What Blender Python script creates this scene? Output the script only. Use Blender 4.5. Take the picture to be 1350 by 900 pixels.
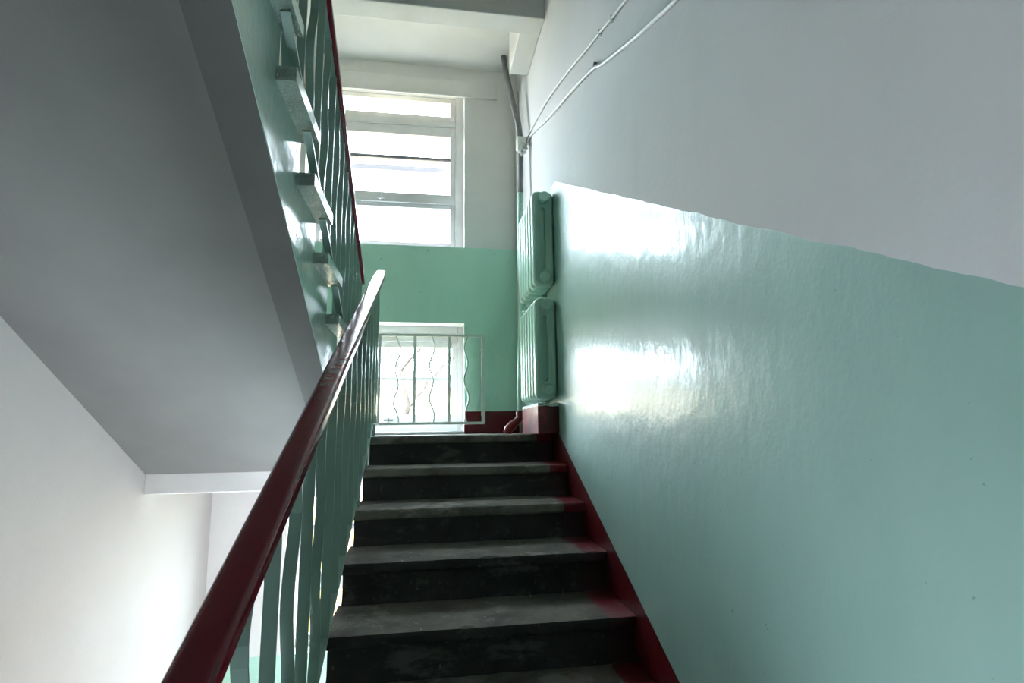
import bpy, math, random
from mathutils import Vector, Matrix

random.seed(7)
scene = bpy.context.scene
for o in list(bpy.data.objects):
    bpy.data.objects.remove(o)

# ---------------------------------------------------------------- measures (metres, half landing top = 0)
RISE, RUN = 0.157, 0.30            # flight that climbs to the half landing
URISE, URUN = 0.1725, 0.295        # flight that climbs on from it
XR = 0.743                         # right wall
XLW = -1.48                        # left wall
Y0 = 3.157                         # front nosing of the half landing
FAR = 4.234                        # window wall
XL = -0.322                        # left end of the lower flight
N = 9
FLOOR = -N * RISE
STOREY = N * RISE + N * URISE
UY = 3.285                         # first nosing of the upper flight
XT, XS = -0.37, -0.425             # tread ends / string face of the upper flight
CEIL = 3.08

# ---------------------------------------------------------------- camera
F_PX, YAW, PITCH, ROLL = 717.35, 0.157, 0.1609, -0.0134
cam_data = bpy.data.cameras.new('camera')
cam_data.sensor_fit = 'HORIZONTAL'
cam_data.sensor_width = 36.0
cam_data.lens = F_PX / 1350.0 * 36.0
cam_data.clip_start = 0.02
cam_data.clip_end = 500
cam = bpy.data.objects.new('camera', cam_data)
scene.collection.objects.link(cam)
fwd = Vector((math.sin(YAW) * math.cos(PITCH), math.cos(YAW) * math.cos(PITCH), math.sin(PITCH)))
rgt = Vector((math.cos(YAW), -math.sin(YAW), 0))
upv = rgt.cross(fwd)
r2 = rgt * math.cos(ROLL) + upv * math.sin(ROLL)
u2 = upv * math.cos(ROLL) - rgt * math.sin(ROLL)
m = Matrix((r2, u2, -fwd)).transposed().to_4x4()
m.translation = Vector((0, 0, 0.0247))
cam.matrix_world = m
scene.camera = cam

# ---------------------------------------------------------------- sky, sun, exposure
world = bpy.data.worlds.new('sky')
scene.world = world
world.use_nodes = True
bg = world.node_tree.nodes['Background']
bg.inputs['Color'].default_value = (0.80, 0.90, 1.0, 1)
bg.inputs['Strength'].default_value = 18.0
sun_d = bpy.data.lights.new('sun', 'SUN')
sun_d.energy = 24.0
sun_d.color = (1.0, 0.9, 0.72)
sun_d.angle = math.radians(1.0)
sun = bpy.data.objects.new('sun', sun_d)
scene.collection.objects.link(sun)
sun.rotation_euler = (math.radians(48), 0, math.radians(-20))   # shines from behind the house onto the yard
vs = scene.view_settings
vs.view_transform = 'Standard'
vs.look = 'None'
vs.exposure = 1.22
vs.gamma = 1.0
vs.use_curve_mapping = False


def portal(x0, x1, z0, z1):
    """sampling guide for the sky light that enters by a real window; gives off no light itself"""
    d = bpy.data.lights.new('window_daylight', 'AREA')
    d.shape = 'RECTANGLE'
    d.size, d.size_y = x1 - x0, z1 - z0
    d.cycles.is_portal = True
    o = bpy.data.objects.new('window_daylight', d)
    scene.collection.objects.link(o)
    o.location = ((x0 + x1) / 2, FAR + 0.30, (z0 + z1) / 2)
    o.rotation_euler = (math.radians(-90), 0, 0)


# ---------------------------------------------------------------- node helper
class S:
    """a node socket with arithmetic"""
    def __init__(self, t, s):
        self.t, self.s = t, s

    def _m(self, op, a, b=None, c=None):
        n = self.t.nodes.new('ShaderNodeMath')
        n.operation = op
        for i, v in enumerate((a, b, c)):
            if v is None:
                continue
            if isinstance(v, S):
                self.t.links.new(v.s, n.inputs[i])
            else:
                n.inputs[i].default_value = v
        return S(self.t, n.outputs[0])

    def __add__(self, o): return self._m('ADD', self, o)
    def __radd__(self, o): return self._m('ADD', o, self)
    def __sub__(self, o): return self._m('SUBTRACT', self, o)
    def __rsub__(self, o): return self._m('SUBTRACT', o, self)
    def __mul__(self, o): return self._m('MULTIPLY', self, o)
    def __rmul__(self, o): return self._m('MULTIPLY', o, self)
    def lt(self, o): return self._m('LESS_THAN', self, o)
    def gt(self, o): return self._m('GREATER_THAN', self, o)
    def mod(self, o): return self._m('FLOORED_MODULO', self, o)
    def mx(self, o): return self._m('MAXIMUM', self, o)
    def mn(self, o): return self._m('MINIMUM', self, o)

    def step(self, a, b):
        n = self.t.nodes.new('ShaderNodeMapRange')
        n.interpolation_type = 'SMOOTHSTEP'
        self.t.links.new(self.s, n.inputs[0])
        n.inputs[1].default_value, n.inputs[2].default_value = a, b
        return S(self.t, n.outputs[0])


class Mat:
    def __init__(self, name):
        self.m = bpy.data.materials.new(name)
        self.m.use_nodes = True
        self.t = self.m.node_tree
        self.b = self.t.nodes['Principled BSDF']
        g = self.t.nodes.new('ShaderNodeNewGeometry')
        self.pos_s = g.outputs['Position']
        sp = self.t.nodes.new('ShaderNodeSeparateXYZ')
        self.t.links.new(self.pos_s, sp.inputs[0])
        self.x, self.y, self.z = (S(self.t, o) for o in sp.outputs)

    def noise(self, scale, detail=3, rough=0.55, stretch=(1, 1, 1), off=0.0):
        mp = self.t.nodes.new('ShaderNodeMapping')
        mp.inputs['Scale'].default_value = stretch
        mp.inputs['Location'].default_value = (off, off * 1.7, off * .6)
        self.t.links.new(self.pos_s, mp.inputs[0])
        n = self.t.nodes.new('ShaderNodeTexNoise')
        n.inputs['Scale'].default_value = scale
        n.inputs['Detail'].default_value = detail
        n.inputs['Roughness'].default_value = rough
        self.t.links.new(mp.outputs[0], n.inputs['Vector'])
        return S(self.t, n.outputs[0])

    def mix(self, fac, a, b):
        n = self.t.nodes.new('ShaderNodeMix')
        n.data_type = 'RGBA'
        for i, v in ((0, fac), (6, a), (7, b)):
            if isinstance(v, S):
                self.t.links.new(v.s, n.inputs[i])
            elif isinstance(v, tuple):
                n.inputs[i].default_value = (*v, 1)
            else:
                n.inputs[i].default_value = v
        return S(self.t, n.outputs[2])

    def fmix(self, fac, a, b):
        n = self.t.nodes.new('ShaderNodeMix')
        for i, v in ((0, fac), (2, a), (3, b)):
            if isinstance(v, S):
                self.t.links.new(v.s, n.inputs[i])
            else:
                n.inputs[i].default_value = v
        return S(self.t, n.outputs[0])

    def out(self, color=None, rough=None, height=None, strength=0.3, dist=0.01, **kw):
        for key, v in (('Base Color', color), ('Roughness', rough)):
            if v is None:
                continue
            if isinstance(v, S):
                self.t.links.new(v.s, self.b.inputs[key])
            else:
                self.b.inputs[key].default_value = (*v, 1) if isinstance(v, tuple) else v
        if height is not None:
            bp = self.t.nodes.new('ShaderNodeBump')
            bp.inputs['Distance'].default_value = dist
            if isinstance(strength, S):
                self.t.links.new(strength.s, bp.inputs['Strength'])
            else:
                bp.inputs['Strength'].default_value = strength
            self.t.links.new(height.s, bp.inputs['Height'])
            self.t.links.new(bp.outputs[0], self.b.inputs['Normal'])
        for k, v in kw.items():
            self.b.inputs[k].default_value = v
        return self.m


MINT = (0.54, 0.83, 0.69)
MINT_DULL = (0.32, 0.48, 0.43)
WHITE = (0.80, 0.80, 0.77)
RED = (0.105, 0.002, 0.005)


def wall_paint(name, mint_fn, red_fn, white=WHITE, reveal=False, green=MINT):
    """lime-washed plaster above, glossy oil paint below, red skirting band"""
    a = Mat(name)
    wob = (a.noise(9, 2) - 0.5) * 0.02
    mint = mint_fn(a, wob)
    red = red_fn(a, wob * 0.6)
    if reveal:
        inside = a.y.lt(FAR + 0.004)
        mint = mint * inside
        red = red * inside
    n1 = a.noise(1.6, 4)
    n2 = a.noise(4.0, 4, stretch=(1, 1, .25), off=3)
    wc = a.mix(n1.step(.3, .75), white, tuple(c * .93 for c in white))
    wc = a.mix(n2.step(.55, .8) * .35, wc, tuple(c * .86 for c in white))
    mc = a.mix(n2.step(.35, .8), green, (green[0] * .9, green[1] * .93, green[2] * .93))
    spots = a.noise(38, 2, off=8).step(.735, .76)
    mc = a.mix(spots * .5, mc, (.12, .2, .16))
    scuff = a.noise(9, 3, .6, (1, 1, .16), 5).step(.68, .76) * a.noise(2.2, 2, .5, off=6).step(.5, .65)
    mc = a.mix(scuff * .45, mc, (.16, .19, .17))
    rc = a.mix(n2.step(.4, .8), RED, (RED[0] * .7, RED[1], RED[2]))
    col = a.mix(red, a.mix(mint, wc, mc), rc)
    gloss = mint.mx(red)
    rough = a.fmix(gloss, .85, a.fmix(n2.step(.3, .8), .36, .46))
    bump_gloss = a.noise(5, 2) * .8 + a.noise(26, 3, stretch=(1, 1, .6), off=2) * .35 + a.noise(90, 2) * .06
    bump_dull = a.noise(14, 4) * .5 + a.noise(120, 2) * .08
    h = a.fmix(gloss, bump_dull, bump_gloss) + gloss * .02
    m_ = a.out(col, rough, h, .42, .012)
    a.t.links.new((gloss * .26).s, a.b.inputs['Coat Weight'])
    a.b.inputs['Coat Roughness'].default_value = .13
    a.b.inputs['Specular IOR Level'].default_value = .36
    a.t.links.new(a.b.inputs['Normal'].links[0].from_socket, a.b.inputs['Coat Normal'])
    return m_


def simple(name, col, rough, var=0.15, scale=6, bump=0.15, bscale=40, metallic=0.0, dist=0.004):
    a = Mat(name)
    n = a.noise(scale, 4)
    c = a.mix(n.step(.3, .75), col, tuple(v * (1 - var) for v in col))
    return a.out(c, a.fmix(n, rough * .85, rough * 1.15), a.noise(bscale, 3), bump, dist, Metallic=metallic)


def chipped(name, col, under, rough, thr=.68, scale=22, bump=.2):
    """oil paint with small chips that show what is beneath"""
    a = Mat(name)
    n = a.noise(scale, 4, .65)
    k = n.step(thr, thr + .02)
    c = a.mix(a.noise(3, 3).step(.3, .75), col, tuple(v * .85 for v in col))
    return a.out(a.mix(k, c, under), a.fmix(k, rough, .8), a.noise(30, 3) - k * .3, bump, .004)


def concrete(name, base, dark, light, red_edge=True, red=(.16, .012, .02), bump=(.5, .006), gloss=.75):
    a = Mat(name)
    n = a.noise(5, 6, .65)
    c = a.mix(n.step(.35, .7), base, dark)
    c = a.mix(a.noise(16, 5, .7, off=4).step(.58, .72) * .7, c, light)
    c = a.mix(a.noise(60, 2, off=9).step(.7, .73) * .8, c, tuple(v * 1.6 for v in light))
    c = a.mix(a.noise(3.0, 5, .7, (1, 1, 2.5), off=7).step(.56, .66) * .75, c, tuple(v * 1.15 for v in light))
    c = a.mix(a.noise(8, 3, .6, (4, 1, .5), off=12).step(.70, .74) * .6, c, tuple(v * 1.7 for v in light))
    rough = gloss
    if red_edge:
        k = (a.x + (a.noise(7, 3) - .5) * .03).gt(XR - .10)
        k = k * a.noise(18, 4, .7, off=1).lt(.64)
        c = a.mix(k, c, red)
        rough = a.fmix(k, .75, .35)
    return a.out(c, rough, a.noise(30, 6, .7) + a.noise(150, 2) * .3, *bump)


def right_mint(a, wob):
    line = (1.49 - (2.985 - a.y).mx(0.0) * .535).mx(FLOOR + 1.5)
    return a.z.lt(line + wob)


def right_red(a, wob):
    line = (0.0 - (3.045 - a.y).mx(0.0) * .507).mx(FLOOR + .12) + a.y.gt(3.05) * .17
    return a.z.lt(line + wob * .5)


def far_mint(a, wob):
    return a.z.lt(1.485 + wob * .4) * (a.z + 10 * STOREY).mod(STOREY).lt(1.485 + wob * .4)


def far_red(a, wob):
    return a.z.lt(1.0) * (a.z + 10 * STOREY).mod(STOREY).lt(.170 + wob * .4)


def left_mint(a, wob):
    top = (UY - a.y).mx(0.0).mn(N * URUN) * (URISE / URUN)
    up = a.z.lt(top + 1.5 + wob) * a.z.gt(top - .1)
    low = a.z.lt(top - STOREY + 1.5 + wob)
    return up.mx(low)


def left_red(a, wob):
    top = (UY - a.y).mx(0.0).mn(N * URUN) * (URISE / URUN)
    return (a.z.lt(top + .18 + wob) * a.z.gt(top - .1)).mx(a.z.lt(top - STOREY + .18))


def back_mint(a, wob):
    return (a.z - FLOOR + 10 * STOREY).mod(STOREY).lt(1.5 + wob)


def back_red(a, wob):
    return (a.z - FLOOR + 10 * STOREY).mod(STOREY).lt(.12 + wob)


M = {}
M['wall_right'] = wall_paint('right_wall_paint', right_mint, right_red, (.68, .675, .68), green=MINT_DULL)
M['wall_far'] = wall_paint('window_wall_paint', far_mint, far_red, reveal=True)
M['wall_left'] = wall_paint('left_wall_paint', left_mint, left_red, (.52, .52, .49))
M['wall_back'] = wall_paint('back_wall_paint', back_mint, back_red)
M['whitewash'] = simple('whitewash', (.80, .80, .77), .85, .1, 2.5, .3, 18)
M['cream'] = simple('ceiling_whitewash', (.84, .82, .76), .85, .08, 2.0, .25, 12)
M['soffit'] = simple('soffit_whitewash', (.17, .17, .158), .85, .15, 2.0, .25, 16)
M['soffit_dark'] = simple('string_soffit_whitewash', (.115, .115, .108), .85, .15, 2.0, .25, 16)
M['tread'] = concrete('worn_tread_concrete', (.19, .165, .14), (.085, .074, .062), (.29, .262, .235))
M['riser'] = concrete('shaded_riser_concrete', (.032, .029, .026), (.011, .010, .009), (.085, .078, .07), red=(.03, .003, .005))  # tread concrete and red edge darkened; back-lit shade put into the colour
M['tread_up'] = concrete('upper_tread_concrete', (.38, .52, .45), (.25, .33, .29), (.55, .6, .55), False, bump=(1.0, .03), gloss=.3)
M['floor'] = concrete('floor_concrete', (.20, .195, .18), (.10, .097, .09), (.27, .26, .25), False)
M['string'] = None
M['mint_metal'] = chipped('mint_enamel_on_steel', (.27, .40, .345), (.05, .05, .045), .28, .74, 30, .25)
M['mint_rad'] = chipped('mint_enamel_on_cast_iron', (.54, .80, .68), (.12, .13, .11), .3, .74, 40, .35)
M['mint_pipe'] = simple('mint_pipe_enamel', (.42, .66, .55), .3, .12)
M['red_rail'] = chipped('maroon_handrail_enamel', (.17, .010, .022), (.55, .5, .5), .2, .735, 34, .35)
M['red_pipe'] = simple('red_pipe_enamel', (.22, .02, .02), .3, .2)
M['grey_pipe'] = simple('bare_grey_pipe', (.24, .24, .245), .5, .3, 8, .2, 40, .2)
M['frame'] = chipped('white_window_enamel', (.80, .80, .80), (.45, .43, .4), .35, .74, 18, .2)
M['bar_grey'] = simple('weathered_outer_bar', (.35, .34, .38), .5, .2)
M['grille'] = simple('pale_grille_enamel', (.66, .72, .68), .4, .12)
M['cable'] = simple('white_cable_sheath', (.72, .72, .70), .5, .08)
M['clip'] = simple('grey_clip', (.2, .2, .2), .6)
M['string'] = chipped('mint_enamel_on_concrete', (.38, .57, .49), (.3, .3, .27), .2, .78, 12, .5)
M['plinth'] = None


def plinth_mat():
    a = Mat('plinth_red_and_white')
    n = a.noise(20, 3)
    k = (a.z + (n - .5) * .02).lt(.155)
    c = a.mix(k, (.7, .74, .7), RED)
    return a.out(a.mix(a.noise(12, 3).step(.4, .7), c, a.mix(k, (.6, .64, .6), (.27, .012, .018))), .3, n, .3, .006)


M['plinth'] = plinth_mat()


def glass_mat():
    m_ = bpy.data.materials.new('window_glass')
    m_.use_nodes = True
    t = m_.node_tree
    t.nodes.clear()
    o = t.nodes.new('ShaderNodeOutputMaterial')
    mx = t.nodes.new('ShaderNodeMixShader')
    tr = t.nodes.new('ShaderNodeBsdfTransparent')
    tr.inputs[0].default_value = (.93, .95, .95, 1)
    gl = t.nodes.new('ShaderNodeBsdfGlossy')
    gl.inputs['Roughness'].default_value = .03
    mx.inputs[0].default_value = .06
    t.links.new(tr.outputs[0], mx.inputs[1])
    t.links.new(gl.outputs[0], mx.inputs[2])
    t.links.new(mx.outputs[0], o.inputs[0])
    return m_


M['glass'] = glass_mat()
M['ground'] = simple('sunlit_yard_soil', (.15, .098, .017), .95, .3, .6, .2, 3)
M['facade'] = simple('yellow_facade_plaster', (.62, .52, .37), .9, .12, .5, .1, 3)
M['roof'] = simple('roof_sheet', (.3, .3, .32), .6)
M['dark_pane'] = simple('dark_far_pane', (.06, .07, .08), .15)
M['bark'] = simple('bare_bark', (.035, .03, .026), .9, .3, 5, .4, 20)


# ---------------------------------------------------------------- mesh helpers
class MB:
    def __init__(self):
        self.v, self.f = [], []

    def add(self, vs_, fs):
        b = len(self.v)
        self.v += [tuple(p) for p in vs_]
        self.f += [tuple(i + b for i in f) for f in fs]
        return self

    def box(self, lo, hi):
        x0, y0, z0 = lo
        x1, y1, z1 = hi
        return self.add([(x0, y0, z0), (x1, y0, z0), (x1, y1, z0), (x0, y1, z0),
                         (x0, y0, z1), (x1, y0, z1), (x1, y1, z1), (x0, y1, z1)],
                        [(0, 3, 2, 1), (4, 5, 6, 7), (0, 1, 5, 4), (1, 2, 6, 5), (2, 3, 7, 6), (3, 0, 4, 7)])

    def loft(self, rings, cap=True, closed=True):
        n = len(rings[0])
        b = len(self.v)
        for r_ in rings:
            self.v += [tuple(p) for p in r_]
        for i in range(len(rings) - 1):
            for j in range(n if closed else n - 1):
                k = (j + 1) % n
                self.f.append((b + i * n + j, b + i * n + k, b + (i + 1) * n + k, b + (i + 1) * n + j))
        if cap:
            self.f.append(tuple(b + j for j in reversed(range(n))))
            self.f.append(tuple(b + (len(rings) - 1) * n + j for j in range(n)))
        return self

    def tube(self, pts, rad, seg=10):
        pts = [Vector(p) for p in pts]
        rings = []
        ref = None
        for i, p in enumerate(pts):
            d = (pts[min(i + 1, len(pts) - 1)] - pts[max(i - 1, 0)]).normalized()
            if ref is None:
                ref = Vector((1, 0, 0)) if abs(d.x) < .8 else Vector((0, 1, 0))
            a = d.cross(ref).normalized()
            b = a.cross(d).normalized()
            ref = b
            rr = rad[i] if isinstance(rad, (list, tuple)) else rad
            rings.append([p + (a * math.cos(t) + b * math.sin(t)) * rr
                          for t in (2 * math.pi * k / seg for k in range(seg))])
        return self.loft(rings)

    def prism_x(self, prof, x0, x1):
        """closed (y, z) outline pushed along X"""
        return self.loft([[(x0, y, z) for y, z in prof], [(x1, y, z) for y, z in prof]])

    def build(self, name, mat, parent=None, smooth=None, bevel=0.0):
        me = bpy.data.meshes.new(name)
        me.from_pydata(self.v, [], self.f)
        me.validate()
        import bmesh
        bm = bmesh.new()
        bm.from_mesh(me)
        bmesh.ops.recalc_face_normals(bm, faces=bm.faces)
        bm.to_mesh(me)
        bm.free()
        me.materials.append(mat)
        o = bpy.data.objects.new(name, me)
        scene.collection.objects.link(o)
        if parent:
            o.parent = parent
        if smooth is not None:
            for p in me.polygons:
                p.use_smooth = True
            if smooth < 3:
                me.set_sharp_from_angle(angle=smooth)
        if bevel:
            b = o.modifiers.new('soft_edges', 'BEVEL')
            b.width = bevel
            b.segments = 2
            b.limit_method = 'ANGLE'
        return o


def tag(o, label, cat=None, group=None, kind=None):
    o['label'] = label
    if cat:
        o['category'] = cat
    if group:
        o['group'] = group
    if kind:
        o['kind'] = kind
    return o


def thing(name, label, cat, loc=(0, 0, 0), group=None, kind=None):
    o = bpy.data.objects.new(name, None)
    scene.collection.objects.link(o)
    o.location = loc
    o.empty_display_size = .1
    return tag(o, label, cat, group, kind)


def share(o, parent, loc=None, name=None):
    """another piece with the same mesh"""
    c = o.copy()
    scene.collection.objects.link(c)
    if name:
        c.name = name
    c.parent = parent
    if loc is not None:
        c.location = loc
    return c


# ================================================================ THE SETTING
WX0, WX1 = -0.97, 0.29
openings = [(1.485, 2.93), (0.02, 0.862), (1.485 - STOREY, -.02 - .10)]
LOWZ = -STOREY
TOPZ = 4.35

fw = MB()
zs = sorted([LOWZ - .2, CEIL + .3] + [z for o_ in openings for z in o_])
fw.box((XLW - .3, FAR, LOWZ - .2), (WX0, FAR + .38, CEIL + .3))
fw.box((WX1, FAR, LOWZ - .2), (XR + .3, FAR + .38, CEIL + .3))
prev = LOWZ - .2
for z0, z1 in sorted(openings):
    fw.box((WX0, FAR, prev), (WX1, FAR + .38, z0))
    prev = z1
fw.box((WX0, FAR, prev), (WX1, FAR + .38, CEIL + .3))
tag(fw.build('wall_far', M['wall_far']), 'window wall of the landing, white above glossy mint green above red skirting', 'wall', kind='structure')
for z0, z1 in openings:
    portal(WX0, WX1, z0, z1)

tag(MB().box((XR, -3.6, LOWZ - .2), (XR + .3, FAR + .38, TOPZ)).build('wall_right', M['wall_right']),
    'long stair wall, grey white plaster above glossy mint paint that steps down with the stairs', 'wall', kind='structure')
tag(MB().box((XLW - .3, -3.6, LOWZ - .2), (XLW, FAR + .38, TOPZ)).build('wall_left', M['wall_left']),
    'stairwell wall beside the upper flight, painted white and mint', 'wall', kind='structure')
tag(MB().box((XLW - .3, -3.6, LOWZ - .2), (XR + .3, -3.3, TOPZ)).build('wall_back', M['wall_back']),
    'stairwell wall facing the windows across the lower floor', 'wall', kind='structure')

# floors: storey floor, half landing, the half landing below, the storey floor above
fl_y = Y0 - (N - 1) * RUN
tag(MB().box((XLW, -3.3, FLOOR - .2), (XR, fl_y - RUN + .02, FLOOR)).build('floor', M['floor'], bevel=.008),
    'grey concrete floor at the foot of the stairs', 'floor', kind='structure')
tag(MB().box((XLW, -3.3, FLOOR + STOREY - .2), (XR, UY - (N - 1) * URUN - .03, FLOOR + STOREY)).build('floor_upper', M['floor'], bevel=.008),
    'concrete floor slab at the head of the upper flight', 'floor', kind='structure')
land = MB().box((XLW, Y0 + .15, -.16), (XR, FAR, -.002))
tag(MB().box((XLW, Y0 + .092, -.29), (XR, Y0 + .26, -.048)).build('trim_2', M['whitewash'], bevel=.006), 'whitewashed edge beam under the front of the half landing', 'beam', kind='structure')
land.box((XLW, Y0 + .03, -.046), (XL, Y0 + .15, -.002))
tag(land.build('floor_landing', M['floor']), 'half landing slab with its edge beam under the windows', 'floor', kind='structure')
low = MB().box((XLW, Y0, LOWZ - .16), (XR, FAR, LOWZ))
tag(low.build('floor_lower_landing', M['floor']), 'half landing slab one storey further down', 'floor', kind='structure')

# ceiling over the landing, edge beam, side beam, lintel
tag(MB().box((XLW, Y0 + .1, CEIL), (XR, FAR, CEIL + .25)).build('ceiling', M['cream']),
    'cream whitewashed ceiling slab above the landing', 'ceiling', kind='structure')
tag(MB().box((XLW - .3, -3.6, TOPZ), (XR + .3, Y0 + .2, TOPZ + .2)).build('ceiling_upper', M['whitewash']),
    'high whitewashed ceiling over the upper floor', 'ceiling', kind='structure')
tag(MB().box((XLW, 3.13, 2.70), (XR, 3.285, TOPZ)).build('ceiling_beam', M['whitewash'], bevel=.006),
    'whitewashed beam crossing the stairwell in front of the landing ceiling', 'beam', kind='structure')
tag(MB().box((.60, 3.285, 2.715), (XR, 3.74, CEIL)).build('ceiling_side_beam', M['whitewash'], bevel=.006),
    'short whitewashed beam along the right wall under the ceiling', 'beam', kind='structure')
tag(MB().box((XLW, FAR - .02, 2.805), (.565, FAR, 2.955)).build('trim_1', M['whitewash'], bevel=.005),
    'flat whitewashed lintel band above the large window', 'lintel', kind='structure')


# ---------------------------------------------------------------- windows
def bars(root, name, rects, y0, y1, mat, bevel=.004):
    for x0, x1, z0, z1 in rects:
        MB().box((x0, y0, z0), (x1, y1, z1)).build(name, mat, root, bevel=bevel)


def big_window(name, label, dz):
    w = thing(name, label, 'window', (0, 0, 0), kind='structure')
    X0, X1 = WX0, WX1
    fy = FAR + .12
    H = lambda z: z + dz
    top = 2.93 if dz == 0 else -.12 - dz
    # fixed frame
    bars(w, 'frame_post', [(X0, X0 + .07, H(1.485), H(top)), (.222, X1, H(1.485), H(top))], fy, fy + .10, M['frame'])
    bars(w, 'frame_rail', [(X0 + .07, .222, H(1.485), H(1.528)), (X0 + .07, .222, H(1.90), H(1.955)),
                           (X0 + .07, .222, H(2.60), H(2.66)), (X0 + .07, .222, H(min(2.872, top - .05)), H(top))], fy + .002, fy + .10, M['frame'])
    # three sashes
    for (za, zb, name_) in ((1.528, 1.90, 'lower'), (1.955, 2.60, 'middle'), (2.66, min(2.872, top - .05), 'upper')):
        xa, xb = X0 + .07, .222
        zra = za + (.035 if name_ != 'upper' else .045)
        zrb = zb - (.085 if name_ == 'middle' else .04)
        s = MB()
        s.box((xa, fy + .012, H(za)), (xa + .042, fy + .055, H(zb)))
        s.box((xb - .042, fy + .012, H(za)), (xb, fy + .055, H(zb)))
        s.box((xa + .042, fy + .013, H(za)), (xb - .042, fy + .055, H(zra)))
        s.box((xa + .042, fy + .013, H(zrb)), (xb - .042, fy + .055, H(zb)))
        so = s.build('sash', M['frame'], w, bevel=.003)
        MB().box((xa + .042, fy + .03, H(zra)), (xb - .042, fy + .034, H(zrb))).build('pane', M['glass'], so)
    # glazing bars half way up the middle sash, inner and outer sash
    bars(w, 'glazing_bar', [(X0 + .11, .18, H(2.290), H(2.320))], fy + .012, fy + .05, M['bar_grey'])
    bars(w, 'glazing_bar', [(X0 + .06, .24, H(2.250), H(2.300))], fy + .15, fy + .19, M['bar_grey'])
    # outer sash posts of the double window
    bars(w, 'outer_post', [(X0, X0 + .08, H(1.485), H(top)), (.215, X1, H(1.485), H(top))], fy + .15, fy + .20, M['frame'])
    # latch on the lower rail
    MB().box((-.42, fy - .006, H(1.925)), (-.36, fy + .004, H(1.94))).box((-.40, fy - .02, H(1.915)), (-.385, fy, H(1.95))).build('latch', M['clip'] if False else M['frame'], w, bevel=.002)
    return w


big_window('window_1', 'large white framed window of three stacked sashes under the ceiling', 0.0)
big_window('window_3', 'white framed window of the landing below, seen through the balusters', -STOREY)

w2 = thing('window_2', 'low white framed window at landing floor level behind a grille', 'window', (0, 0, 0), kind='structure')
fy = FAR + .15
bars(w2, 'frame_post', [(WX0, WX0 + .05, .02, .862), (.247, WX1, .02, .862)], fy, fy + .10, M['frame'])
bars(w2, 'frame_rail', [(WX0 + .05, .247, .02, .075), (WX0 + .05, .247, .735, .862)], fy, fy + .10, M['frame'])
s = MB()
for xa, xb in ((WX0 + .05, WX0 + .095), (.203, .247)):
    s.box((xa, fy + .012, .075), (xb, fy + .055, .735))
s.box((WX0 + .095, fy + .013, .075), (.203, fy + .055, .152))
s.box((WX0 + .095, fy + .013, .69), (.203, fy + .055, .735))
so = s.build('sash', M['frame'], w2, bevel=.003)
MB().box((WX0 + .095, fy + .03, .152), (.203, fy + .034, .69)).build('pane', M['glass'], so)
bars(w2, 'glazing_bar', [(WX0 + .095, .203, .418, .449)], fy + .014, fy + .05, M['frame'])
MB().box((-.325, fy - .004, .105), (-.255, fy + .013, .113)).box((-.297, fy - .016, .09), (-.289, fy + .013, .128)).build('latch', M['clip'], w2, bevel=.002)
MB().box((WX0, FAR - .03, 0.0), (WX1, fy, .022)).build('sill', M['frame'], w2, bevel=.005)

# ================================================================ LOWER FLIGHT
flight = thing('stair_flight', 'worn dark concrete stair flight with chipped treads, climbing to the landing', 'stairs', (0, 0, FLOOR))


def tread_mesh(x0, x1, depth, thick, seed, chip=.012, segs=60):
    """tread slab with a worn, chipped nosing; nosing at y = 0, body towards +Y, top z = 0"""
    rnd = random.Random(seed)
    prof = [(0, -.012), (.004, -.003), (.014, 0), (depth * .5, -.002), (depth, 0), (depth, -thick), (.012, -thick), (.001, -thick + .008)]
    rings = []
    a, b = 0.0, 0.0
    for i in range(segs + 1):
        x = x0 + (x1 - x0) * i / segs
        a = a * .75 + rnd.gauss(0, .0022)
        b = b * .6 + rnd.gauss(0, .0028)
        if rnd.random() < .09:
            b += chip * rnd.random()
        if rnd.random() < .08:
            a += chip * .8 * rnd.random()
        a = max(0, min(.018, a)) if a > 0 else a * .3
        r_ = []
        for k, (y, z) in enumerate(prof):
            if k in (0, 1):
                y, z = y + abs(a), z - abs(a) * .5
            elif k == 2:
                y, z = y + abs(a) * .8, z - .0015 * rnd.random()
            elif k == 7:
                y, z = y + abs(b), z + abs(b) * .4
            elif k == 6:
                y, z = y + abs(b), z
            r_.append((x, y, z))
        rings.append(r_)
    return MB().loft(rings)


def local(o, parent):
    """keep world coordinates of a mesh under a moved thing"""
    o.matrix_parent_inverse = Matrix.Translation(-Vector(parent.location))
    return o


for i in range(N):
    t = tread_mesh(XL, XR - .002, RUN + .03 if i else .16, .046, 11 + i).build('tread', M['tread'], flight, smooth=math.radians(30))
    t.location = (0, Y0 - i * RUN, -i * RISE - FLOOR)
    if i > 2:                                          # unlit front face: its shade painted in with the riser colour
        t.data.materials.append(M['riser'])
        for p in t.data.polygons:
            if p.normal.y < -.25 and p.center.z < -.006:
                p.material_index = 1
    rb = MB()
    ry = Y0 - i * RUN + .03
    seg = 24
    rnd = random.Random(50 + i)
    rings = []
    for k in range(seg + 1):
        x = XL + .012 + (XR - .002 - XL - .012) * k / seg
        d = rnd.uniform(-.002, .002)
        z1, z0 = -i * RISE - .046, -(i + 1) * RISE
        foot = .012 + rnd.uniform(0, .006)
        rings.append([(x, ry + .06, z1), (x, ry + d, z1), (x, ry + d, z0 + foot * 2), (x, ry - foot, z0 + .002), (x, ry + .06, z0 - .04)])
    rb.loft(rings)
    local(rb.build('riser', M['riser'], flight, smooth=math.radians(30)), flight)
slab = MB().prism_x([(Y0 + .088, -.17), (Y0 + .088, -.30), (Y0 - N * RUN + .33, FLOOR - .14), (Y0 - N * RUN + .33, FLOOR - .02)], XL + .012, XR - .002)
local(slab.build('waist_slab', M['soffit'], flight), flight)


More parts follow.
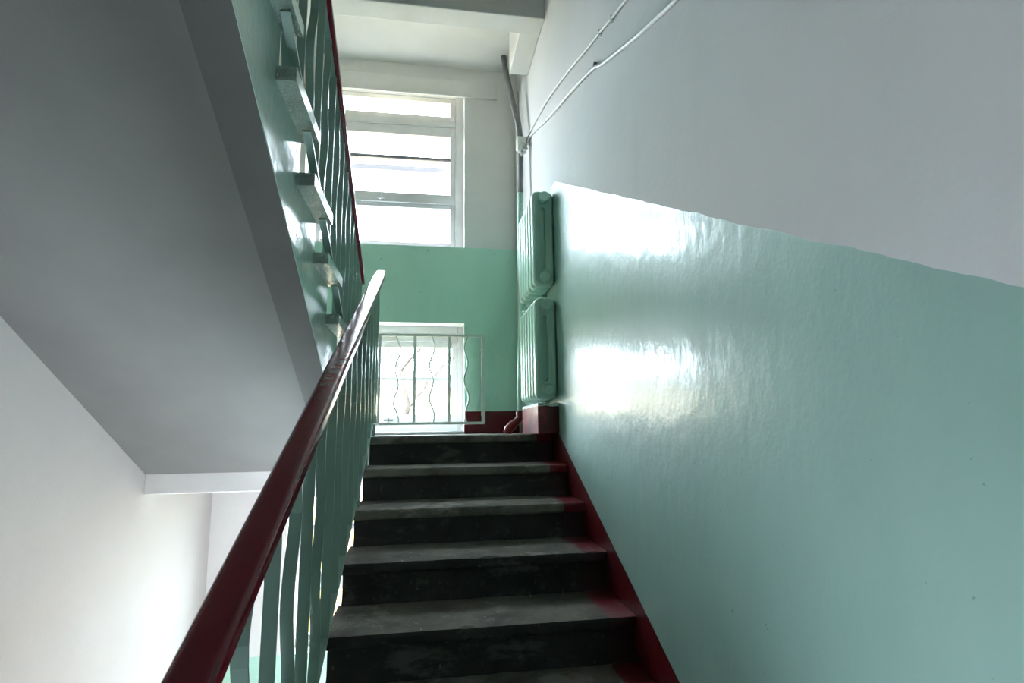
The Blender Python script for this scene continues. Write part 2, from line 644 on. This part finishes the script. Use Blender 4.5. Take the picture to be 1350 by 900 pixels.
# ================================================================ UPPER FLIGHT (and its twin one storey down)
def upper_flight(label, dz):
    fo = thing('stair_flight', label, 'stairs', (0, UY, dz))
    inv = Matrix.Translation((0, -UY, 0))

    def put(o):
        o.matrix_parent_inverse = inv
        return o
    for n in range(1, N + 1):
        yn, zt = UY - (n - 1) * URUN, n * URISE
        depth = URUN + .06
        # tread slab, nosing towards +Y, sticks out past the string
        rnd = random.Random(200 + n)
        rings = []
        for k in range(25):
            x = XLW + .002 + (XT - XLW - .002) * (k / 24)
            c = abs(rnd.gauss(0, .004))
            rings.append([(x, yn - c, zt - .006), (x, yn - .006 - c, zt), (x, yn - depth, zt), (x, yn - depth, zt - .043), (x, yn - .012 - c * 1.5, zt - .045 + c * .3), (x, yn - .002 - c, zt - .036)])
        put(MB().loft(rings).build('tread', M['tread_up'], fo, smooth=math.radians(30)))
        # painted end cap of the tread: a thin enamel skin
        e = .0015
        put(MB().box((XT, yn - depth, zt - .043), (XT + e, yn - .006, zt - .001)).build('tread_end', M['string'], fo, bevel=.0))
        # riser board behind the nosing
        put(MB().box((XLW + .002, yn - .09, zt - URISE), (XS - .006, yn - .034, zt - .04)).build('riser', M['string'], fo))
    # string and slab: sawtooth outline cut by the sloping soffit
    sl = .555
    zb = lambda y: .575 + (1.8 - y) * sl
    out = []
    for n in range(1, N + 1):
        yn, zt = UY - (n - 1) * URUN - .032, n * URISE - .043
        out += [(yn, zt - URISE + (.043 if n == 1 else 0)), (yn, zt)]
    ye = UY - N * URUN - .02
    out += [(ye, N * URISE - .043), (ye, zb(ye))]
    out += [(UY - .03, zb(UY - .03))]
    put(MB().prism_x(out, XS - .11, XS).build('string', M['string'], fo))
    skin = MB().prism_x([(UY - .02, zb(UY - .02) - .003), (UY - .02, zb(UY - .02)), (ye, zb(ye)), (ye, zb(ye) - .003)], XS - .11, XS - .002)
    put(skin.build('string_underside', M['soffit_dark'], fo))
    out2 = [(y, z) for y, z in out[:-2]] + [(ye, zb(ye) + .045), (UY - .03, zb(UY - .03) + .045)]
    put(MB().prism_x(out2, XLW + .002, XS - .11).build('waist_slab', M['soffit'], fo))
    return fo


upper_flight('concrete flight above the handrail with mint string and jutting tread ends', 0.0)
upper_flight('concrete flight going down under the upper one, glimpsed between the balusters', -STOREY)


# ================================================================ RAILINGS
def strip(pts, wx, ty, x):
    """flat steel strip: broad face across the stair (X), bent along Y; pts = (y, z)"""
    rings = []
    for i, (y, z) in enumerate(pts):
        y0_, z0_ = pts[max(i - 1, 0)]
        y1_, z1_ = pts[min(i + 1, len(pts) - 1)]
        d = Vector((0, y1_ - y0_, z1_ - z0_)).normalized()
        nrm = Vector((0, d.z, -d.y)) * ty / 2
        rings.append([(x - wx / 2, y - nrm.y, z - nrm.z), (x + wx / 2, y - nrm.y, z - nrm.z),
                      (x + wx / 2, y + nrm.y, z + nrm.z), (x - wx / 2, y + nrm.y, z + nrm.z)])
    return MB().loft(rings)


def rail_profile(c, w, h):
    """rounded flat-topped handrail section around a centre (x, z): offsets"""
    pts = []
    for px, pz, r_ in ((w / 2, -h / 2, .008), (w / 2, h / 2, .013), (-w / 2, h / 2, .016), (-w / 2, -h / 2, .008)):
        sx, sz = (1 if px > 0 else -1), (1 if pz > 0 else -1)
        a0 = {(1, -1): -90, (1, 1): 0, (-1, 1): 90, (-1, -1): 180}[(sx, sz)]
        for k in range(5):
            a = math.radians(a0 + 90 * k / 4)
            pts.append((px - sx * r_ + r_ * math.cos(a), pz - sz * r_ + r_ * math.sin(a)))
    return pts


def wave_strip(y, z0, z1, amp, phase, x, wx, per=.40):
    n = 22
    pts = []
    for k in range(n + 1):
        z = z0 + (z1 - z0) * k / n
        e = min(1.0, min(k, n - k) / 2.5)
        pts.append((y + amp * e * math.sin(2 * math.pi * (z - z0) / per + phase), z))
    return strip(pts, wx, .005, x)


# lower railing
XH = -0.31
rail_z = lambda y: 1.088 + (y - 3.60) * .501          # top of the handrail
bot_z = lambda y: .035 + (y - Y0) * .518              # bottom rail, just above the nosings
lr = thing('stair_railing', 'mint steel stair railing with maroon handrail standing on the concrete treads', 'railing', (XH, Y0, -RISE))
rings = []
for k in range(41):
    y = .42 + (3.60 - .42) * k / 40
    zc = rail_z(y) - .022
    sc_ = 1.0 if 0 < k < 40 else .9
    rings.append([(XH + .0 + px * sc_, y, zc + pz * sc_) for px, pz in rail_profile(0, .070, .044)])
local(MB().loft(rings).build('handrail', M['red_rail'], lr, smooth=math.radians(40)), lr)
ye = 3.52
local(strip([(.55, bot_z(.55)), (Y0 - .02, bot_z(Y0 - .02)), (Y0 + .06, .07), (ye, .07)], .030, .008, XH).build('bottom_rail', M['mint_metal'], lr), lr)
local(strip([(.46, rail_z(.46) - .048), (3.57, rail_z(3.57) - .048)], .036, .008, XH).build('top_strip', M['mint_metal'], lr), lr)
y, k = .59, 0
while y < ye + .02:
    z0 = max(bot_z(min(y, Y0)), -9)
    if y > Y0 + .03:
        z0 = .07
    z1 = rail_z(y) - .05
    if k % 2 == 0:
        b = strip([(y, z0), (y, z1)], .030, .005, XH)
    else:
        b = wave_strip(y, z0, z1, .024 * random.uniform(.85, 1.1), random.uniform(-.3, .3) + (math.pi if k % 4 == 1 else 0), XH, .029)
    local(b.build('baluster', M['mint_metal'], lr), lr)
    y += .165
    k += 1
for i in (1, 2, 5, 7):                             # feet on the treads
    yy = Y0 - i * RUN + .10
    local(MB().box((XH - .015, yy - .0035, -i * RISE - .001), (XH + .015, yy + .0035, bot_z(yy))).build('foot', M['mint_metal'], lr), lr)
local(MB().box((XH - .012, 3.36, -.003), (XH + .012, 3.38, .07)).build('foot', M['mint_metal'], lr), lr)


def upper_railing(label, dz):
    xu = -.412
    ro = thing('stair_railing', label, 'railing', (xu, UY, dz))
    inv = Matrix.Translation((-xu, -UY, 0))

    def put(o):
        o.matrix_parent_inverse = inv
        return o
    slope = .555
    rz = lambda y: .945 + (3.37 - y) * .535
    bz = lambda y: .76 + (2.1 - y) * slope
    ys, yend = UY - N * URUN + .05, 3.37
    rings = []
    for k in range(31):
        y = ys - .05 + (yend - ys + .05) * k / 30
        rings.append([(xu + px, y, rz(y) + pz) for px, pz in rail_profile(0, .054, .040)])
    put(MB().loft(rings).build('handrail', M['red_rail'], ro, smooth=math.radians(40)))
    put(strip([(ys, rz(ys) - .026), (yend, rz(yend) - .026)], .024, .008, xu - .003).build('top_strip', M['mint_metal'], ro))
    yb = lambda z: 2.1 - (z - .76) / slope
    for n in range(0, N):                               # flat bar let in between one tread and the next
        za, zb_ = n * URISE + .009, (n + 1) * URISE - .053
        put(strip([(yb(za), za), (yb(zb_), zb_)], .026, .010, xu + .022).build('bottom_rail', M['mint_metal'], ro))
    y, k = yend - .03, 0
    while y > ys:
        n = min(N, int((UY - y) / URUN) + 1) if y < UY else 0
        z0, z1 = n * URISE + .002, rz(y) - .03
        if k % 2 == 0:
            b = strip([(y, z0), (y, z1)], .028, .005, xu)
        else:
            b = wave_strip(y, z0, z1, .024 * random.uniform(.85, 1.1), random.uniform(-.3, .3) + (math.pi if k % 4 == 1 else 0), xu, .028)
        put(b.build('baluster', M['mint_metal'], ro))
        y -= .14
        k += 1
    return ro


upper_railing('mint railing of wavy steel strips with maroon rail beside the upper flight', 0.0)
upper_railing('railing of the flight going down, glimpsed behind the nearer balusters', -STOREY)


# ================================================================ RADIATORS
def rounded(w, h, r_, n=6):
    pts = []
    for sx, sz, a0 in ((1, -1, -90), (1, 1, 0), (-1, 1, 90), (-1, -1, 180)):
        for k in range(n):
            a = math.radians(a0 + 90 * k / (n - 1))
            pts.append((sx * (w / 2 - r_) + r_ * math.cos(a), sz * (h / 2 - r_) + r_ * math.sin(a)))
    return pts


RW, RH, PITCH_R = .128, .588, .088


def section_mesh():
    """one cast-iron column section: rounded plate with a long slot, thick ribs front and back"""
    b = MB()
    outer = rounded(RW, RH, .034)
    slot = rounded(.022, .37, .0108)
    mid = rounded(.060, .43, .028)
    lay = [(-.033, .012, 0), (-.028, .005, 0), (-.016, 0, 0), (.016, 0, 0), (.028, .005, 0), (.033, .012, 0)]

    def ring(pts, y, inset, w, h):
        kx, kz = (w - 2 * inset) / w, (h - 2 * inset) / h
        return [(px * kx, y, pz * kz) for px, pz in pts]
    b.loft([ring(outer, y, i_, RW, RH) for y, i_, _ in lay], cap=False)
    for sgn in (-1, 1):
        rr = [ring(outer, sgn * .033, .012, RW, RH), [(px, sgn * .034, pz) for px, pz in rounded(.076, .45, .034)],
              [(px, sgn * .026, pz) for px, pz in mid],
              [(px, sgn * .025, pz) for px, pz in rounded(.030, .385, .0145)],
              [(px, sgn * .004, pz) for px, pz in slot]]
        b.loft(rr, cap=False)
    for yw in (-.004, .004):
        b.add([(px, yw, pz) for px, pz in slot], [tuple(range(len(slot)))])
    return b


sec0 = None


def radiator(label, zc, y_near):
    global sec0
    xc = XR - .002 - RW / 2
    ro = thing('radiator', label, 'radiator', (xc, y_near + 3 * PITCH_R, zc - RH / 2), 'cast-iron radiators on the landing wall')
    for k in range(6):
        loc = (0, (k - 2.5) * PITCH_R, RH / 2)
        if sec0 is None:
            sec0 = section_mesh().build('section', M['mint_rad'], ro, smooth=math.radians(50))
            sec0.location = loc
        else:
            share(sec0, ro, loc)
    for z in (.05, RH - .05):
        n = 14
        yb = -2.5 * PITCH_R - .028
        rr = []
        for y, r_ in ((0, .026), (-.016, .026), (-.018, .033), (-.040, .033), (-.046, .027)):
            rr.append([(r_ * math.cos(2 * math.pi * k / n) + .004, yb + y, z + r_ * math.sin(2 * math.pi * k / n)) for k in range(n)])
        MB().loft(rr).build('plug', M['mint_rad'], ro, smooth=math.radians(40))
        # nipples that join the sections
        MB().tube([(0, -2.5 * PITCH_R, z), (0, 2.5 * PITCH_R + .09, z)], .021, 12).build('nipple_pipe', M['mint_rad'], ro, smooth=4)
    # wall hook under the top header
    MB().box((RW / 2 - .03, -.02, -.012), (RW / 2 + .006, .0, .004)).build('hook', M['mint_rad'], ro)
    return ro


RY = 3.018
radiator('upper mint green cast-iron radiator of six sections on the landing wall', 1.152, RY)
radiator('lower mint green cast-iron radiator resting above the red plinth', .490, RY)
pl = MB().box((XR - .124, RY + .0, 0.0), (XR - .001, RY + 6 * PITCH_R - .02, .172)).build('radiator_plinth', M['plinth'], bevel=.006)
tag(pl, 'low red painted plinth on the landing under the lower radiator', 'plinth')

# ================================================================ PIPES
PX, PY = .668, 3.76
ht = thing('heating_pipe', 'mint heating riser pipe with red elbow foot beside the radiators', 'pipe', (PX, PY, 0))
pz = [(0.0, .13), (-.004, .30), (.004, .60), (.018, .92), (.006, 1.25), (.003, 1.55), (.006, 1.76)]
local(MB().tube([(PX + dx - .02 * (1 - z / 1.8), PY, z) for dx, z in pz], .0225, 16).build('painted_riser', M['mint_pipe'], ht, smooth=4), ht)
local(MB().tube([(PX + .006, PY, 1.755), (PX + .010, PY, 2.0), (PX + .014, PY, 2.095)], .021, 14).build('bare_riser', M['grey_pipe'], ht, smooth=4), ht)
eb = PX - .02
local(MB().tube([(eb, PY, .155), (eb, PY, .148), (eb - .003, PY, .13), (eb - .006, PY, .105), (eb - .03, PY, .078), (eb - .055, PY, .058), (eb - .085, PY, .03), (eb - .095, PY, .002)],
                [.024, .030, .030, .025, .027, .032, .031, .030], 16).build('elbow', M['red_pipe'], ht, smooth=4), ht)
for z in (.80 + .05, .25):                     # branches to the radiators
    local(MB().tube([(PX + .0, PY, z), (PX + .02, PY - .06, z), (XR - .07, PY - .12, z), (XR - .07, RY + 6 * PITCH_R + .075, z)], .012, 10).build('branch', M['mint_pipe'], ht, smooth=4), ht)

sp = thing('conduit_pipe', 'leaning grey conduit running from the riser up to the ceiling', 'pipe', (.60, 4.05, 2.2))
local(MB().tube([(PX + .008, PY - .01, 2.205), (PX + .002, PY + .03, 2.34), (.634, 3.88, 2.62), (.606, 4.0, 2.95), (.600, 4.03, CEIL)], .0225, 14).build('tube', M['grey_pipe'], sp, smooth=4), sp)
local(MB().tube([(.622, 4.035, CEIL), (.624, 4.03, CEIL - .09), (.632, 4.01, CEIL - .19)], .018, 10).build('sleeve', M['whitewash'], sp, smooth=4), sp)
vp = MB().tube([(.722, 4.17, .002), (.722, 4.17, 1.2), (.728, 4.17, 2.86)], .014, 10).build('riser_pipe', M['cable'], smooth=4)
tag(vp, 'thin white vertical pipe in the corner behind the riser', 'pipe')
red2 = MB().tube([(.722, 3.66, 0), (.722, 3.66, .16)], .013, 10).build('riser_pipe', M['red_pipe'], smooth=4)
tag(red2, 'thin red pipe standing between the red plinth and the elbow', 'pipe')

jb = thing('cable_bracket', 'small pale bracket with knotted cable ends on the pipe top', 'bracket', (PX + .02, PY, 2.14))
local(MB().box((PX - .018, PY - .035, 2.10), (PX + .055, PY + .02, 2.20)).build('clamp', M['whitewash'], jb, bevel=.006), jb)
loop = [(PX + .02 + .032 * math.cos(a), PY - .045 + .008 * math.sin(2 * a), 2.095 + .04 * math.sin(a)) for a in (k * math.pi / 9 for k in range(17))]
local(MB().tube(loop, .008, 8).build('cable_loop', M['cable'], jb, smooth=4), jb)
local(MB().tube([(PX + .03, PY - .05, 2.11), (PX, PY - .055, 2.07), (PX + .012, PY - .05, 2.03)], .007, 8).build('cable_tail', M['cable'], jb, smooth=4), jb)


def spline(pts, sub=6):
    pts = [Vector(p) for p in pts]
    out = []
    for i in range(len(pts) - 1):
        p0, p1, p2, p3 = pts[max(i - 1, 0)], pts[i], pts[i + 1], pts[min(i + 2, len(pts) - 1)]
        for k in range(sub):
            t = k / sub
            out.append(.5 * ((2 * p1) + (p2 - p0) * t + (2 * p0 - 5 * p1 + 4 * p2 - p3) * t * t + (3 * p1 - p0 - 3 * p2 + p3) * t ** 3))
    out.append(pts[-1])
    return out


cx = XR - .009
c1 = [(PX + .05, PY - .03, 2.13), (cx, 3.70, 2.20), (cx, 3.114, 2.088), (cx, 2.788, 1.993), (cx, 2.565, 1.922), (cx, 2.242, 1.805), (cx, 2.013, 1.729), (cx, 1.861, 1.673), (cx, 1.75, 1.639), (cx, 1.2, 1.44), (cx, .7, 1.29), (cx, -1.2, 1.24), (cx, -3.28, 1.24)]
c2 = [(PX + .05, PY - .03, 2.12), (cx, 3.62, 2.15), (cx, 3.127, 1.969), (cx, 2.725, 1.838), (cx, 2.45, 1.75), (cx, 2.154, 1.641), (cx, 2.062, 1.589), (cx, 1.895, 1.516), (cx, 1.665, 1.417), (cx, 1.531, 1.367), (cx, 1.369, 1.307), (cx, 1.0, 1.19), (cx, .7, 1.12), (cx, -1.2, 1.08), (cx, -3.28, 1.08)]
ca = thing('wall_cable', 'thin white cable, the upper of two strung over the grey white wall', 'cable', (cx, 2.2, 1.6))
local(MB().tube(spline(c1), .0062, 8).build('sheath', M['cable'], ca, smooth=4), ca)
cb = thing('wall_cable', 'thicker white cable, the lower of two strung over the grey white wall', 'cable', (cx, 2.1, 1.6))
local(MB().tube(spline(c2), .0085, 8).build('sheath', M['cable'], cb, smooth=4), cb)
for (cc, y, z) in ((ca, 1.91, 1.69), (ca, 2.06, 1.745), (cb, 2.14, 1.645)):
    local(MB().box((XR - .016, y - .008, z - .012), (XR, y + .008, z + .012)).build('clip', M['clip'] if cc is cb else M['cable'], cc, bevel=.002), cc)

# ================================================================ GRILLE
GY = FAR - .055
gr = thing('window_grille', 'pale welded steel grille with wavy wires in front of the low window', 'grille', (-.22, GY, .08))
gx = [.433 - .2615 * k for k in range(6)]
Z0, Z1 = .080, .752
for z in (Z0, Z1):
    local(MB().box((gx[-1] - .007, GY - .006, z - .010), (gx[0] + .007, GY + .006, z + .010)).build('rail', M['grille'], gr), gr)
for k, x in enumerate(gx):
    h = .013 if k in (0, 5) else .011
    local(MB().box((x - h, GY - h * .8, Z0), (x + h, GY + h * .8, Z1)).build('bar', M['grille'], gr), gr)
for k in range(5):
    xm = (gx[k] + gx[k + 1]) / 2
    ph = (math.pi, .2, .9, 2.0, .4)[k]
    pts = []
    for j in range(41):
        z = Z0 + (Z1 - Z0) * j / 40
        pts.append((xm + .016 * math.sin(2 * math.pi * (z - Z0) / .26 + ph) + .006 * math.sin(9 * z + k), GY, z))
    local(MB().tube(pts, .0068, 8).build('wavy_wire', M['grille'], gr, smooth=4), gr)
for z in (.15, .66):
    for x in (gx[0], gx[-1]):
        local(MB().box((x - .012, GY, z - .015), (x + .012, FAR, z + .015)).build('lug', M['grille'], gr), gr)

# ================================================================ OUTSIDE
GZ = -3.6
tag(MB().box((-60, FAR + .6, GZ - .3), (60, 90, GZ)).build('ground', M['ground']), 'sunlit yard soil outside the windows', 'ground', kind='structure')
hb = thing('apartment_building', 'low yellow plastered building across the sunlit yard outside', 'building', (-4, 26, GZ))
inv = Matrix.Translation((4, -26, -GZ))
hy = 26
o = MB().box((-24, hy, GZ), (18, hy + 9, 2.0)).build('wall', M['facade'], hb)
o.matrix_parent_inverse = inv
o = MB().box((-24.4, hy - .4, 2.0), (18.4, hy + 9.4, 2.3)).build('roof', M['roof'], hb)
o.matrix_parent_inverse = inv
for r_ in range(1):
    for k in range(13):
        x = -22.4 + k * 3.1
        z = GZ + 1.6 + r_ * 3.3
        f = MB().box((x, hy - .08, z), (x + 1.4, hy + .02, z + 1.6)).build('window', M['frame'], hb)
        f.matrix_parent_inverse = inv
        for q in range(2):
            MB().box((x + .1 + q * .63, hy - .1, z + .1), (x + .67 + q * .63, hy - .06, z + 1.5)).build('pane', M['dark_pane'], f)


def tree(label, x, y, h, seed):
    rnd = random.Random(seed)
    root = thing('bare_tree', label, 'tree', (x, y, GZ), 'bare trees in the yard')
    trunk = MB()
    tips = []
    pts = [Vector((rnd.gauss(0, .08) * k, rnd.gauss(0, .08) * k, h * k / 8)) for k in range(9)]
    trunk.tube(pts, [.14 * (1 - k / 10) for k in range(9)], 8)
    trunk.build('trunk', M['bark'], root, smooth=4)
    br = MB()

    def grow(p, d, l, r_, lev):
        q = [p]
        for _ in range(4):
            d = (d + Vector((rnd.gauss(0, .18), rnd.gauss(0, .18), rnd.gauss(.06, .12)))).normalized()
            q.append(q[-1] + d * l / 4)
        br.tube(q, [r_ * (1 - .7 * i / 4) for i in range(5)], 5)
        if lev < 3:
            for k in range(4):
                s_ = q[1 + k % 4]
                nd = (d + Vector((rnd.gauss(0, .7), rnd.gauss(0, .7), rnd.gauss(.1, .4)))).normalized()
                grow(s_, nd, l * .6, r_ * .5, lev + 1)
    for k in range(9):
        i = 2 + k * 6 // 8
        a = rnd.uniform(0, 6.28)
        grow(pts[min(i, 8)], Vector((math.cos(a), math.sin(a), .7)).normalized(), h * .3, .05, 0)
    br.build('branches', M['bark'], root)


tree('bare tree outside with a forked crown, in front of the yellow building', -.9, 14.0, 6.8, 3)
tree('slim bare tree outside, further along the yellow building', 1.9, 21.5, 7.2, 5)
